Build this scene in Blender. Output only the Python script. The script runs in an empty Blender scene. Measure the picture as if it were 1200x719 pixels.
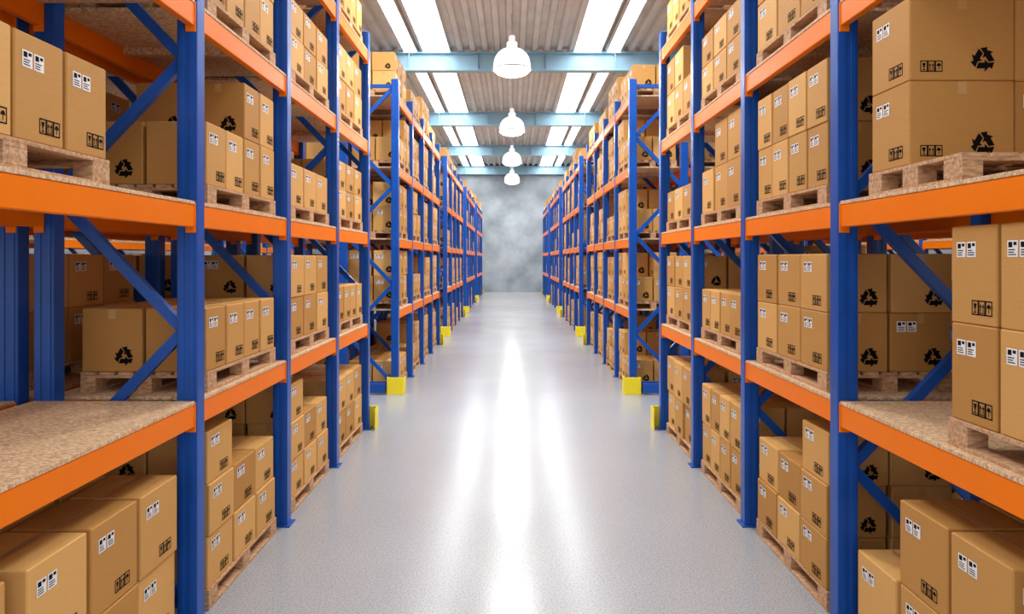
import bpy, math, random
from mathutils import Vector
S=bpy.context.scene
try:
    S.view_settings.view_transform='Standard'
    S.view_settings.look='None'
except Exception as e: print(e)
S.view_settings.exposure=0.0
# ------------------------------------------------------------ materials
def newmat(name):
    m=bpy.data.materials.new(name); m.use_nodes=True
    nt=m.node_tree; b=nt.nodes['Principled BSDF']
    return m,nt,b
def simple(name,col,rough=.5,metal=0,emit=None,es=0,var=0.0,scale=6,spec=.5):
    m,nt,b=newmat(name)
    b.inputs['Base Color'].default_value=(*col,1); b.inputs['Roughness'].default_value=rough
    b.inputs['Metallic'].default_value=metal; b.inputs['Specular IOR Level'].default_value=spec
    if emit:
        b.inputs['Emission Color'].default_value=(*emit,1); b.inputs['Emission Strength'].default_value=es
    if var:
        tc=nt.nodes.new('ShaderNodeTexCoord'); n=nt.nodes.new('ShaderNodeTexNoise'); n.inputs['Scale'].default_value=scale
        n.inputs['Detail'].default_value=5
        r=nt.nodes.new('ShaderNodeValToRGB')
        r.color_ramp.elements[0].position=.3; r.color_ramp.elements[1].position=.7
        r.color_ramp.elements[0].color=(*[c*(1-var) for c in col],1)
        r.color_ramp.elements[1].color=(*[min(1,c*(1+var)) for c in col],1)
        nt.links.new(tc.outputs['Object'],n.inputs['Vector']); nt.links.new(n.outputs['Fac'],r.inputs['Fac'])
        nt.links.new(r.outputs['Color'],b.inputs['Base Color'])
    return m
M={}
M['blue']=simple('blue_steel_paint',(.008,.085,.42),.28,var=.12,scale=3,spec=.35)
M['orange']=simple('orange_steel_paint',(1.0,.215,.0),.38,var=.03,scale=3,spec=.15)
M['yellow']=simple('yellow_guard_paint',(1.0,.80,.02),.4,var=.04)
M['ink']=simple('black_ink',(.006,.005,.004),.8,spec=.1)
M['label']=simple('white_label',(.9,.9,.9),.5)
M['tape']=simple('packing_tape',(.58,.33,.115),.3)
M['ltblue']=simple('light_blue_steel',(.30,.50,.63),.45,var=.08,scale=2)
M['bolt']=simple('bolt_steel',(.45,.45,.47),.35,.8)
# cardboard
m,nt,b=newmat('cardboard'); M['card']=m
g=nt.nodes.new('ShaderNodeNewGeometry'); tc=nt.nodes.new('ShaderNodeTexCoord')
r=nt.nodes.new('ShaderNodeValToRGB'); r.color_ramp.elements[0].color=(.50,.245,.062,1); r.color_ramp.elements[1].color=(.76,.43,.14,1)
nt.links.new(g.outputs['Random Per Island'],r.inputs['Fac'])
mp=nt.nodes.new('ShaderNodeMapping'); mp.inputs['Scale'].default_value=(3,3,60)
n=nt.nodes.new('ShaderNodeTexNoise'); n.inputs['Scale'].default_value=4; n.inputs['Detail'].default_value=4
nt.links.new(tc.outputs['Object'],mp.inputs['Vector']); nt.links.new(mp.outputs['Vector'],n.inputs['Vector'])
mr=nt.nodes.new('ShaderNodeMapRange'); mr.inputs['To Min'].default_value=.9; mr.inputs['To Max'].default_value=1.1
nt.links.new(n.outputs['Fac'],mr.inputs['Value'])
mx=nt.nodes.new('ShaderNodeVectorMath'); mx.operation='SCALE'
nt.links.new(r.outputs['Color'],mx.inputs[0]); nt.links.new(mr.outputs['Result'],mx.inputs['Scale'])
nt.links.new(mx.outputs['Vector'],b.inputs['Base Color']); b.inputs['Roughness'].default_value=.65
b.inputs['Specular IOR Level'].default_value=.2
# pallet wood
def wood(name,c0,c1,sc,mscale,vor=False):
    m,nt,b=newmat(name)
    tc=nt.nodes.new('ShaderNodeTexCoord'); mp=nt.nodes.new('ShaderNodeMapping'); mp.inputs['Scale'].default_value=mscale
    nt.links.new(tc.outputs['Object'],mp.inputs['Vector'])
    r=nt.nodes.new('ShaderNodeValToRGB'); r.color_ramp.elements[0].color=(*c0,1); r.color_ramp.elements[1].color=(*c1,1)
    if vor:
        n=nt.nodes.new('ShaderNodeTexVoronoi'); n.inputs['Scale'].default_value=sc
        nt.links.new(mp.outputs['Vector'],n.inputs['Vector'])
        n2=nt.nodes.new('ShaderNodeSeparateColor'); nt.links.new(n.outputs['Color'],n2.inputs['Color'])
        nt.links.new(n2.outputs[0],r.inputs['Fac'])
    else:
        n=nt.nodes.new('ShaderNodeTexNoise'); n.inputs['Scale'].default_value=sc; n.inputs['Detail'].default_value=6
        nt.links.new(mp.outputs['Vector'],n.inputs['Vector'])
        r.color_ramp.elements[0].position=.3; r.color_ramp.elements[1].position=.7
        nt.links.new(n.outputs['Fac'],r.inputs['Fac'])
    nt.links.new(r.outputs['Color'],b.inputs['Base Color']); b.inputs['Roughness'].default_value=.7
    b.inputs['Specular IOR Level'].default_value=.25
    return m
M['wood']=wood('pallet_wood',(.38,.19,.09),(.74,.48,.28),5,(4,12,12))
M['deck']=wood('particle_board',(.50,.31,.165),(.88,.63,.40),60,(1,1.6,1),True)
# floor
m,nt,b=newmat('epoxy_floor'); M['floor']=m
tc=nt.nodes.new('ShaderNodeTexCoord')
n=nt.nodes.new('ShaderNodeTexNoise'); n.inputs['Scale'].default_value=85; n.inputs['Detail'].default_value=3
n2=nt.nodes.new('ShaderNodeTexNoise'); n2.inputs['Scale'].default_value=.7; n2.inputs['Detail'].default_value=6
nt.links.new(tc.outputs['Object'],n.inputs['Vector']); nt.links.new(tc.outputs['Object'],n2.inputs['Vector'])
r=nt.nodes.new('ShaderNodeValToRGB'); r.color_ramp.elements[0].position=.34; r.color_ramp.elements[1].position=.50
r.color_ramp.elements[0].color=(.23,.24,.255,1); r.color_ramp.elements[1].color=(.40,.415,.435,1)
nt.links.new(n.outputs['Fac'],r.inputs['Fac'])
mr=nt.nodes.new('ShaderNodeMapRange'); mr.inputs['To Min'].default_value=.94; mr.inputs['To Max'].default_value=1.06
nt.links.new(n2.outputs['Fac'],mr.inputs['Value'])
mx=nt.nodes.new('ShaderNodeVectorMath'); mx.operation='SCALE'
nt.links.new(r.outputs['Color'],mx.inputs[0]); nt.links.new(mr.outputs['Result'],mx.inputs['Scale'])
nt.links.new(mx.outputs['Vector'],b.inputs['Base Color'])
mr2=nt.nodes.new('ShaderNodeMapRange'); mr2.inputs['To Min'].default_value=.17; mr2.inputs['To Max'].default_value=.26
nt.links.new(n2.outputs['Fac'],mr2.inputs['Value']); nt.links.new(mr2.outputs['Result'],b.inputs['Roughness'])
b.inputs['Specular IOR Level'].default_value=.3
# concrete wall
M['wall']=wood('concrete_wall',(.20,.235,.265),(.42,.46,.50),.7,(1,1,1))
M['wall'].node_tree.nodes['Principled BSDF'].inputs['Roughness'].default_value=.8
M['roof']=simple('roof_sheet_metal',(.60,.60,.60),.5,.0,var=.1,scale=1.5)
M['sky']=simple('skylight_glazing',(.9,.9,.9),.4,emit=(.95,.98,1),es=9.5)
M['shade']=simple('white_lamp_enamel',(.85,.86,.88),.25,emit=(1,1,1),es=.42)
M['bulb']=simple('lamp_diffuser',(1,1,1),.4,emit=(1,.98,.95),es=16)
MATS=list(M.values()); IDX={k:i for i,k in enumerate(M)}
# ------------------------------------------------------------ mesh builder
class MB:
    def __init__(s): s.v=[];s.f=[];s.m=[]
    def face(s,pts,mat):
        i=len(s.v); s.v+= [tuple(p) for p in pts]; s.f.append(tuple(range(i,i+len(pts)))); s.m.append(IDX[mat])
    def box(s,x0,x1,y0,y1,z0,z1,mat,c=0):
        if x0>x1:x0,x1=x1,x0
        if y0>y1:y0,y1=y1,y0
        if z0>z1:z0,z1=z1,z0
        i=len(s.v); X=(x0,x1);Y=(y0,y1);Z=(z0,z1); mi=IDX[mat]
        if c<=0:
            for a in(0,1):
                for b in(0,1):
                    for d in(0,1): s.v.append((X[a],Y[b],Z[d]))
            for f in((0,1,3,2),(4,6,7,5),(0,4,5,1),(2,3,7,6),(0,2,6,4),(1,5,7,3)):
                s.f.append(tuple(i+k for k in f)); s.m.append(mi)
            return
        sg=(1,-1)
        for a in(0,1):
            for b in(0,1):
                for d in(0,1):
                    s.v.append((X[a],Y[b]+sg[b]*c,Z[d]+sg[d]*c))
                    s.v.append((X[a]+sg[a]*c,Y[b],Z[d]+sg[d]*c))
                    s.v.append((X[a]+sg[a]*c,Y[b]+sg[b]*c,Z[d]))
        def I(a,b,d,ax): return i+(a*4+b*2+d)*3+ax
        F=[]
        F.append([I(0,0,0,0),I(0,0,1,0),I(0,1,1,0),I(0,1,0,0)])
        F.append([I(1,0,0,0),I(1,1,0,0),I(1,1,1,0),I(1,0,1,0)])
        F.append([I(0,0,0,1),I(1,0,0,1),I(1,0,1,1),I(0,0,1,1)])
        F.append([I(0,1,0,1),I(0,1,1,1),I(1,1,1,1),I(1,1,0,1)])
        F.append([I(0,0,0,2),I(0,1,0,2),I(1,1,0,2),I(1,0,0,2)])
        F.append([I(0,0,1,2),I(1,0,1,2),I(1,1,1,2),I(0,1,1,2)])
        for a in(0,1):
            for b in(0,1): F.append([I(a,b,0,0),I(a,b,1,0),I(a,b,1,1),I(a,b,0,1)])
        for a in(0,1):
            for d in(0,1): F.append([I(a,0,d,0),I(a,1,d,0),I(a,1,d,2),I(a,0,d,2)])
        for b in(0,1):
            for d in(0,1): F.append([I(0,b,d,1),I(1,b,d,1),I(1,b,d,2),I(0,b,d,2)])
        for a in(0,1):
            for b in(0,1):
                for d in(0,1): F.append([I(a,b,d,0),I(a,b,d,1),I(a,b,d,2)])
        for f in F: s.f.append(tuple(f)); s.m.append(mi)
    def bar(s,p0,p1,w,t,mat):
        p0=Vector(p0);p1=Vector(p1); d=(p1-p0).normalized(); n=Vector((-d.z,0,d.x))*w/2; y=Vector((0,t/2,0))
        i=len(s.v)
        for p in(p0,p1):
            for a in(-1,1):
                for b in(-1,1): s.v.append(tuple(p+n*a+y*b))
        for f in((0,1,3,2),(4,6,7,5),(0,4,5,1),(2,3,7,6),(0,2,6,4),(1,5,7,3)):
            s.f.append(tuple(i+k for k in f)); s.m.append(IDX[mat])
    def lathe(s,prof,mat,n=32,cx=0,cy=0):
        i=len(s.v)
        for (r,z) in prof:
            for k in range(n):
                a=2*math.pi*k/n; s.v.append((cx+r*math.cos(a),cy+r*math.sin(a),z))
        for j in range(len(prof)-1):
            for k in range(n):
                k2=(k+1)%n; s.f.append((i+j*n+k,i+j*n+k2,i+(j+1)*n+k2,i+(j+1)*n+k)); s.m.append(IDX[mat])
    def mesh(s,name,recalc=True,smooth=False):
        me=bpy.data.meshes.new(name); me.from_pydata(s.v,[],s.f)
        used=sorted(set(s.m)); rm={u:k for k,u in enumerate(used)}
        for u in used: me.materials.append(MATS[u])
        me.polygons.foreach_set('material_index',[rm[k] for k in s.m])
        if recalc:
            import bmesh
            bm=bmesh.new(); bm.from_mesh(me); bmesh.ops.recalc_face_normals(bm,faces=bm.faces); bm.to_mesh(me); bm.free()
        if smooth: me.polygons.foreach_set('use_smooth',[True]*len(me.polygons))
        me.update(); return me
def obj(name,me,loc=(0,0,0),parent=None,rz=0):
    o=bpy.data.objects.new(name,me); S.collection.objects.link(o); o.location=loc; o.rotation_euler[2]=rz
    if parent: o.parent=parent
    return o
# ------------------------------------------------------------ decals
def uvface(mb,o,u,v,pts,mat,off):
    n=u.cross(v)
    mb.face([o+u*p[0]+v*p[1]+n*off for p in pts],mat)
def rect(x,y,w,h): return [(x,y),(x+w,y),(x+w,y+h),(x,y+h)]
def d_recycle(mb,o,u,v,cx,cy,r):
    for k in range(3):
        a=math.radians(120*k)
        def R(p): return (cx+r*(p[0]*math.cos(a)-p[1]*math.sin(a)),cy+r*(p[0]*math.sin(a)+p[1]*math.cos(a)))
        uvface(mb,o,u,v,[R(p) for p in[(-.52,-.68),(.10,-.68),(.10,-.24),(-.36,-.24)]],'ink',.0015)
        uvface(mb,o,u,v,[R(p) for p in[(.10,-.92),(.56,-.46),(.10,0)]],'ink',.0015)
        uvface(mb,o,u,v,[R(p) for p in[(-.60,-.60),(-.42,-.22),(-.56,.02),(-.93,-.20)]],'ink',.0016)
def d_label(mb,o,u,v,x,y,s,rng):
    for k,dx in enumerate((0,.062)):
        uvface(mb,o,u,v,rect(x+dx*s,y,.054*s,.062*s),'label',.0015)
        uvface(mb,o,u,v,rect(x+(dx+.006)*s,y+.036*s,.020*s,.020*s),'ink',.0022)
        uvface(mb,o,u,v,rect(x+(dx+.032)*s,y+.044*s,.016*s,.012*s),'ink',.0022)
        for j in range(3): uvface(mb,o,u,v,rect(x+(dx+.006)*s,y+(.007+.009*j)*s,(.026+.014*rng.random())*s,.004*s),'ink',.0022)
def d_icons(mb,o,u,v,x,y,s):
    w=.036*s; t=.0045*s
    for k in range(3):
        X=x+k*w
        for rr in(rect(X,y,w,t),rect(X,y+.05*s,w,t),rect(X,y,t,.05*s),rect(X+w-t,y,t,.05*s)): uvface(mb,o,u,v,rr,'ink',.0015)
        c=X+w/2
        if k==1:
            for e in(-.007*s,.007*s):
                uvface(mb,o,u,v,rect(c+e-.0018*s,y+.012*s,.0036*s,.02*s),'ink',.0015)
                uvface(mb,o,u,v,[(c+e-.006*s,y+.03*s),(c+e+.006*s,y+.03*s),(c+e,y+.043*s)],'ink',.0015)
            uvface(mb,o,u,v,rect(c-.012*s,y+.007*s,.024*s,.003*s),'ink',.0015)
        elif k==0:
            uvface(mb,o,u,v,[(c-.009*s,y+.043*s),(c-.004*s,y+.024*s),(c+.004*s,y+.024*s),(c+.009*s,y+.043*s)],'ink',.0015)
            uvface(mb,o,u,v,rect(c-.0018*s,y+.012*s,.0036*s,.013*s),'ink',.0015)
            uvface(mb,o,u,v,rect(c-.008*s,y+.008*s,.016*s,.004*s),'ink',.0015)
        else:
            uvface(mb,o,u,v,[(c-.012*s,y+.028*s),(c+.012*s,y+.028*s),(c+.007*s,y+.039*s),(c,y+.043*s),(c-.007*s,y+.039*s)],'ink',.0015)
            uvface(mb,o,u,v,rect(c-.0018*s,y+.01*s,.0036*s,.02*s),'ink',.0015)
def carton(mb,x0,x1,y0,y1,z0,z1,rng):
    mb.box(x0,x1,y0,y1,z0,z1,'card',.006)
    dx,dy,dz=x1-x0,y1-y0,z1-z0
    xm=(x0+x1)/2; tw=.024
    mb.face([(xm-tw,y0+.006,z1+.001),(xm+tw,y0+.006,z1+.001),(xm+tw,y1-.006,z1+.001),(xm-tw,y1-.006,z1+.001)],'tape')
    mb.face([(xm-.0012,y0+.006,z1+.0016),(xm+.0012,y0+.006,z1+.0016),(xm+.0012,y1-.006,z1+.0016),(xm-.0012,y1-.006,z1+.0016)],'ink')
    faces=[(Vector((x0,y0,z0)),Vector((1,0,0)),dx),(Vector((x1,y1,z0)),Vector((-1,0,0)),dx),
           (Vector((x0,y1,z0)),Vector((0,-1,0)),dy),(Vector((x1,y0,z0)),Vector((0,1,0)),dy)]
    V=Vector((0,0,1))
    for k,(o,u,w) in enumerate(faces):
        if k<2:
            uvface(mb,o,u,V,rect(w/2-tw,dz-.07,2*tw,.064),'tape',.001)
            d_recycle(mb,o,u,V,w*.70 if k==0 else w*.3,dz*.25,min(.072,dz*.18))
            if rng.random()<.4: d_label(mb,o,u,V,w*.10,dz*.68,1.15,rng)
            if w>.45: d_icons(mb,o,u,V,w*.1,dz*.1,1.1)
        else:
            d_label(mb,o,u,V,w*.14,dz*.68,1.15,rng)
            d_icons(mb,o,u,V,w*.48,dz*.10,1.25)
def pallet(mb,W,L,H=.135):
    bt=.02
    for i in range(3):
        x=-W/2+ (W-.1)*i/2
        mb.box(x,x+.1,-L/2,L/2,0,bt,'wood',.002)
        for j in range(3):
            y=-L/2+(L-.14)*j/2
            mb.box(x,x+.1,y,y+.14,bt,H-2*bt,'wood',.002)
    for j in range(3):
        y=-L/2+(L-.14)*j/2; mb.box(-W/2,W/2,y+.002,y+.138,H-2*bt,H-bt,'wood',.002)
    nb=7; bw=W/nb*.82
    for i in range(nb):
        x=-W/2+(W-bw)*i/(nb-1); mb.box(x,x+bw,-L/2,L/2,H-bt,H,'wood',.002)
def load(seed,W,L,nx,ny,h,tiers,jit=.005):
    rng=random.Random(seed); mb=MB(); pallet(mb,W,L); H=.135
    cx=W/nx; cy=L/ny; g=.007+jit*.3
    have={}
    z=H
    for t,pred in enumerate(tiers):
        for i in range(nx):
            for j in range(ny):
                if t>0 and (i,j,t-1) not in have: continue
                if not pred(i,j): continue
                have[(i,j,t)]=1
                jx=rng.uniform(-1,1)*jit; jy=rng.uniform(-1,1)*.004
                x0=-W/2+i*cx+g+jx; y0=-L/2+j*cy+g+jy
                carton(mb,x0,x0+cx-2*g-.004,y0,y0+cy-2*g-.004,z+.001,z+h-.001,rng)
        z+=h
    return mb.mesh('loaded_pallet_%d'%seed)
full=lambda i,j:True
V=[]
V.append(load(1,.86,1.32,2,4,.43,[full]))                       #0 one tier
V.append(load(2,.86,1.32,2,4,.43,[full,full]))                  #1
V.append(load(3,.86,1.32,2,4,.43,[full,lambda i,j:j>=2]))       #2 far half
V.append(load(4,.86,1.32,2,3,.40,[full,full]))                  #3
V.append(load(5,.86,1.32,2,3,.40,[full,lambda i,j:j>=1]))       #4
V.append(load(6,.86,1.32,2,4,.46,[full]))                       #5
V.append(load(7,.86,1.32,2,4,.30,[full,full,lambda i,j:j!=1]))  #6
V.append(load(8,.86,1.32,2,3,.44,[full,lambda i,j:not(i==0 and j==0)])) #7
V.append(load(9,.86,1.32,2,3,.34,[full,full]))                  #8
V.append(load(10,1.0,1.32,2,4,.46,[full,full]))                 #9
V.append(load(12,.86,1.32,2,3,.46,[full,lambda i,j:j<2],.012))  #10 near part two tiers
V.append(load(13,.86,1.32,2,3,.40,[full]))                      #11
V.append(load(14,.86,1.32,2,3,.355,[full,full,lambda i,j:j==0],.01)) #12
V.append(load(15,.86,1.32,2,3,.46,[full,full],.016))            #13
mbw=MB(); pallet(mbw,1.02,.84); rr=random.Random(77)
for t in range(2):
    carton(mbw,-.50,.06,.02,.40,.136+.45*t,.136+.45*t+.448,rr)
    carton(mbw,.07,.50,.03,.41,.136+.45*t,.136+.45*t+.448,rr)
WIDE=mbw.mesh('loaded_pallet_wide')
# ------------------------------------------------------------ racks
LV=[1.48,2.745,4.02,5.29]; TOP=5.55; D=1.04; PW=.13; PL=.11
def rack(frames,sx,frontphase,name='rack'):
    mb=MB()
    def bx(x0,x1,*a): mb.box(sx*x0,sx*x1,*a)
    for f in frames:
        for x0 in(0,D-PW):
            bx(x0,x0+PW,f-PL/2,f+PL/2,.0,TOP,'blue',.006)
            bx(x0+.018,x0+.05,f-PL/2-.006,f-PL/2,.01,TOP-.01,'blue',.002)
            bx(x0+.08,x0+.112,f-PL/2-.006,f-PL/2,.01,TOP-.01,'blue',.002)
            bx(x0-.03,x0+PW+.03,f-PL/2-.03,f+PL/2+.03,0,.012,'blue',.002)
        z=.18; k=frontphase; step=.87
        xa,xb=PW*.8,D-PW*.8
        while z+step<TOP:
            p=(sx*(xa if k else xb),f,z); q=(sx*(xb if k else xa),f,z+step)
            mb.bar(p,q,.065,.05,'blue'); z+=step; k=1-k
        for zz in(.18,TOP-.12): mb.bar((sx*PW*.9,f,zz),(sx*(D-PW*.9),f,zz),.06,.05,'blue')
    for a,b in zip(frames[:-1],frames[1:]):
        y0,y1=a+PL/2,b-PL/2
        for L in LV:
            bx(.012,.062,y0,y1,L-.165,L-.022,'orange',.005)
            bx(D-.062,D-.012,y0,y1,L-.165,L-.022,'orange',.005)
            for x0 in(.006,D-.07):
                bx(x0,x0+.064,y0-.001,y0+.010,L-.20,L-.01,'orange',.002)
                bx(x0,x0+.064,y1-.010,y1+.001,L-.20,L-.01,'orange',.002)
            bx(.008,D-.008,y0+.012,y1-.012,L-.022,L,'deck',.002)
            n=max(2,int((y1-y0)/.6))
            for i in range(1,n):
                yy=y0+(y1-y0)*i/n
                bx(.062,D-.062,yy-.03,yy+.03,L-.075,L-.023,'deck')
    me=mb.mesh(name); return me
def guard_mesh(sx,dy):
    mb=MB()
    for xc in(PW/2-.02,D-PW/2+.02):
        x0,x1=sx*(xc-.15),sx*(xc+.15)
        y0=dy*.10; y1=dy*.118
        mb.box(x0,x1,y0,y1,0,.30,'yellow',.004)
        for xe in(xc-.15,xc+.138):
            mb.box(sx*xe,sx*(xe+.012),dy*-.10,dy*.10,0,.30,'yellow',.002)
    mb.box(sx*(.22),sx*(D-.22),dy*.10,dy*.15,.03,.20,'blue',.005)
    return mb.mesh('guard')
AX={-1:2.0,1:2.07}
P=1.71
fr1=[1.01,4.39,6.13,7.85,9.56]
fr4=[0,P,2*P,3*P,4*P]
R1={s:rack(fr1,s,1 if s<0 else 0) for s in(-1,1)}
R4={s:rack(fr4,s,1 if s<0 else 0) for s in(-1,1)}
G={(s,d):guard_mesh(s,d) for s in(-1,1) for d in(-1,1)}
blocks=[12.08,21.08,30.08,39.08]
rng=random.Random(11)
def put(v,x,y,z):
    me=V[v] if isinstance(v,int) else v
    return obj('loaded_pallet',me,(x,y,z))
def fill(sx,xface,ybase,frames,fillp,levels=(0,)+tuple(LV),pick=(0,1,2,3,4,7,8,10,11,3,7,2,12,13)):
    xc=xface+sx*(.05+.43)
    for bi,(a,b) in enumerate(zip(frames[:-1],frames[1:])):
        for li,L in enumerate(levels):
            if rng.random()>fillp: continue
            v=rng.choice(pick)
            if li==4: v=rng.choice((0,11,0,8))
            put(v,xc+sx*rng.uniform(-.02,.05),ybase+(a+b)/2+rng.uniform(-.06,.06),L)
for s in(-1,1):
    xf=s*AX[s]
    ro=obj('pallet_rack',R1[s],(xf,0,0)); obj('end_guard',G[(s,1)],(0,9.56,0),ro)
    for y in blocks:
        ro=obj('pallet_rack',R4[s],(xf,y,0))
        obj('end_guard',G[(s,-1)],(0,0,0),ro); obj('end_guard',G[(s,1)],(0,4*P,0),ro)
        fill(s,xf,y,fr4,.96)
    xb=xf+s*(D*2+.10)
    obj('pallet_rack',R1[-s],(xb,0,0))
    fill(-s,xb,0,fr1[1:],.8)
    for y in blocks:
        obj('pallet_rack',R4[-s],(xb,y,0)); fill(-s,xb,y,fr4,.7)
    xn=xb+s*4.0
    obj('pallet_rack',R1[s],(xn,0,0)); fill(s,xn,0,fr1[1:],.7)
    for y in blocks[:2]:
        obj('pallet_rack',R4[s],(xn,y,0)); fill(s,xn,y,fr4,.7)
B,A,C,DD=LV
xl=-2.0-.48; xr=2.07+.48
yb=(4.39+6.13)/2; yc=6.99; yd=8.71
put(5,xl,2.82,A)
put(13,xl,3.55,0); put(13,xl-.03,2.17,0)
put(2,xl,yb,A); put(0,xl,yb,B); put(12,xl,yb+.02,0); put(1,xl,yb,C); put(0,xl,yb,DD)
put(3,xl,3.5,C); put(1,xl,2.0,C)
for y,vs in((yc,(12,3,11,8,0)),(yd,(3,0,8,3,0))):
    for v,L in zip(vs,(0,B,A,C,DD)): put(v,xl,y,L)
put(WIDE,2.07+.04+.51,3.62,A)
put(V[9],2.07+.05+.5,2.66,B)
put(10,xr,3.56,0); put(13,xr+.02,2.15,0)
put(1,xr,yb,A); put(3,xr,yb,B); put(12,xr,yb,0); put(3,xr,yb,C); put(1,xr,yb,DD)
put(3,xr,2.6,C)
for y,vs in((yc,(1,0,10,8,0)),(yd,(13,3,11,7,0))):
    for v,L in zip(vs,(0,B,A,C,DD)): put(v,xr,y,L)
for s in(-1,1):
    xb=s*AX[s]+s*(D*2+.10)-s*.48
    for L,v,y in((0,1,3.5),(A,1,3.5),(C,3,3.5),(B,0,3.3) if s>0 else (0,3,2.0)):
        put(v,xb,y,L)
# ------------------------------------------------------------ building shell
HW=14.0; YB=49.0; ZC=9.03; Y0=-3.0
def plane_box(name,x0,x1,y0,y1,z0,z1,mat):
    mb=MB(); mb.box(x0,x1,y0,y1,z0,z1,mat); return obj(name,mb.mesh(name))
plane_box('floor',-HW-.3,HW+.3,Y0-6,YB+.3,-.2,0,'floor')
plane_box('wall_back',-HW-.3,HW+.3,YB,YB+.3,0,ZC+.3,'wall')
plane_box('wall_left',-HW-.3,-HW,Y0,YB,0,ZC+.3,'wall')
plane_box('wall_right',HW,HW+.3,Y0,YB,0,ZC+.3,'wall')
sk=[(1.98,2.86),(3.04,3.48),(7.4,8.2),(11.0,11.8)]  # inner pairs flank the main aisle; outer pairs added to light side aisles
strips=sorted([(-b,-a) for a,b in sk]+sk)
mb=MB(); ms=MB()
def corr(x0,x1,target,mat,pitch=.40,h=.13):
    n=max(1,round((x1-x0)/pitch)); p=(x1-x0)/n; prof=[]
    for i in range(n):
        a=x0+i*p
        prof+=[(a,0),(a+p*.12,h),(a+p*.52,h),(a+p*.64,0)]
    prof.append((x1,0))
    for (xa,za),(xb_,zb) in zip(prof[:-1],prof[1:]):
        target.face([(xa,Y0+3,ZC+za),(xb_,Y0+3,ZC+zb),(xb_,YB,ZC+zb),(xa,YB,ZC+za)],mat)
cur=-HW
for a,b in strips:
    corr(cur,a,mb,'roof'); cur=b
    ms.face([(a,Y0+3,ZC+.03),(a,YB,ZC+.03),(b,YB,ZC+.03),(b,Y0+3,ZC+.03)],'sky')
    for e in(a,b): mb.box(e-.02,e+.02,Y0+3,YB,ZC-.01,ZC+.07,'roof')
corr(cur,HW,mb,'roof')
co=obj('ceiling',mb.mesh('ceiling',recalc=False))
obj('skylight_strips',ms.mesh('skylights',recalc=False),parent=co)
mb=MB()
mb.box(-HW,HW,-.16,.16,0,.05,'ltblue',.004); mb.box(-HW,HW,-.16,.16,.56,.61,'ltblue',.004); mb.box(-HW,HW,-.02,.02,.05,.56,'ltblue')
for i in range(-6,7):
    mb.box(i*2.2-.01+1.1,i*2.2+.01+1.1,-.15,.15,.05,.56,'ltblue')
BM=mb.mesh('roof_beam')
for y in(4,13,22,31,40,48.83): obj('roof_beam',BM,(0,y,8.40))
# ------------------------------------------------------------ pendant lamps
mb=MB()
mb.lathe([(.015,1.58),(.015,.98)],'bolt',10)
mb.lathe([(.001,1.0),(.07,1.0),(.085,.97),(.085,.84),(.14,.82),(.15,.78),(.15,.68),(.18,.65),(.30,.60),(.40,.51),(.47,.39),(.50,.26),(.515,.12),(.52,.06),(.50,.06),(.48,.12),(.43,.20)],'shade',40)
mb.lathe([(.50,.09),(.47,.03),(.40,-.03),(.28,-.075),(.14,-.10),(.001,-.105)],'bulb',40)
mb.lathe([(.522,.05),(.535,.06),(.535,.085),(.515,.09)],'bolt',40)
LM=mb.mesh('pendant_lamp',smooth=True)
for k in range(5):
    y=9.6+9*k; o=obj('pendant_lamp',LM,(0,y,7.45))
    ld=bpy.data.lights.new('lamp_light','AREA'); ld.shape='DISK'; ld.size=.8; ld.energy=250; ld.color=(1,.98,.95)
    lo=bpy.data.objects.new('light_source',ld); S.collection.objects.link(lo); lo.parent=o; lo.location=(0,0,-.12)
# world
w=bpy.data.worlds.new('World'); S.world=w; w.use_nodes=True
w.node_tree.nodes['Background'].inputs[0].default_value=(.97,.975,1,1); w.node_tree.nodes['Background'].inputs[1].default_value=1.15
# camera
cd=bpy.data.cameras.new('camera'); cam=bpy.data.objects.new('camera',cd); S.collection.objects.link(cam)
cam.location=(0,0,2.38); cam.rotation_euler=(math.radians(90),0,0); cd.lens=24; cd.sensor_width=36; cd.shift_y=(303-359.5)/1200
cd.clip_start=.05; S.camera=cam
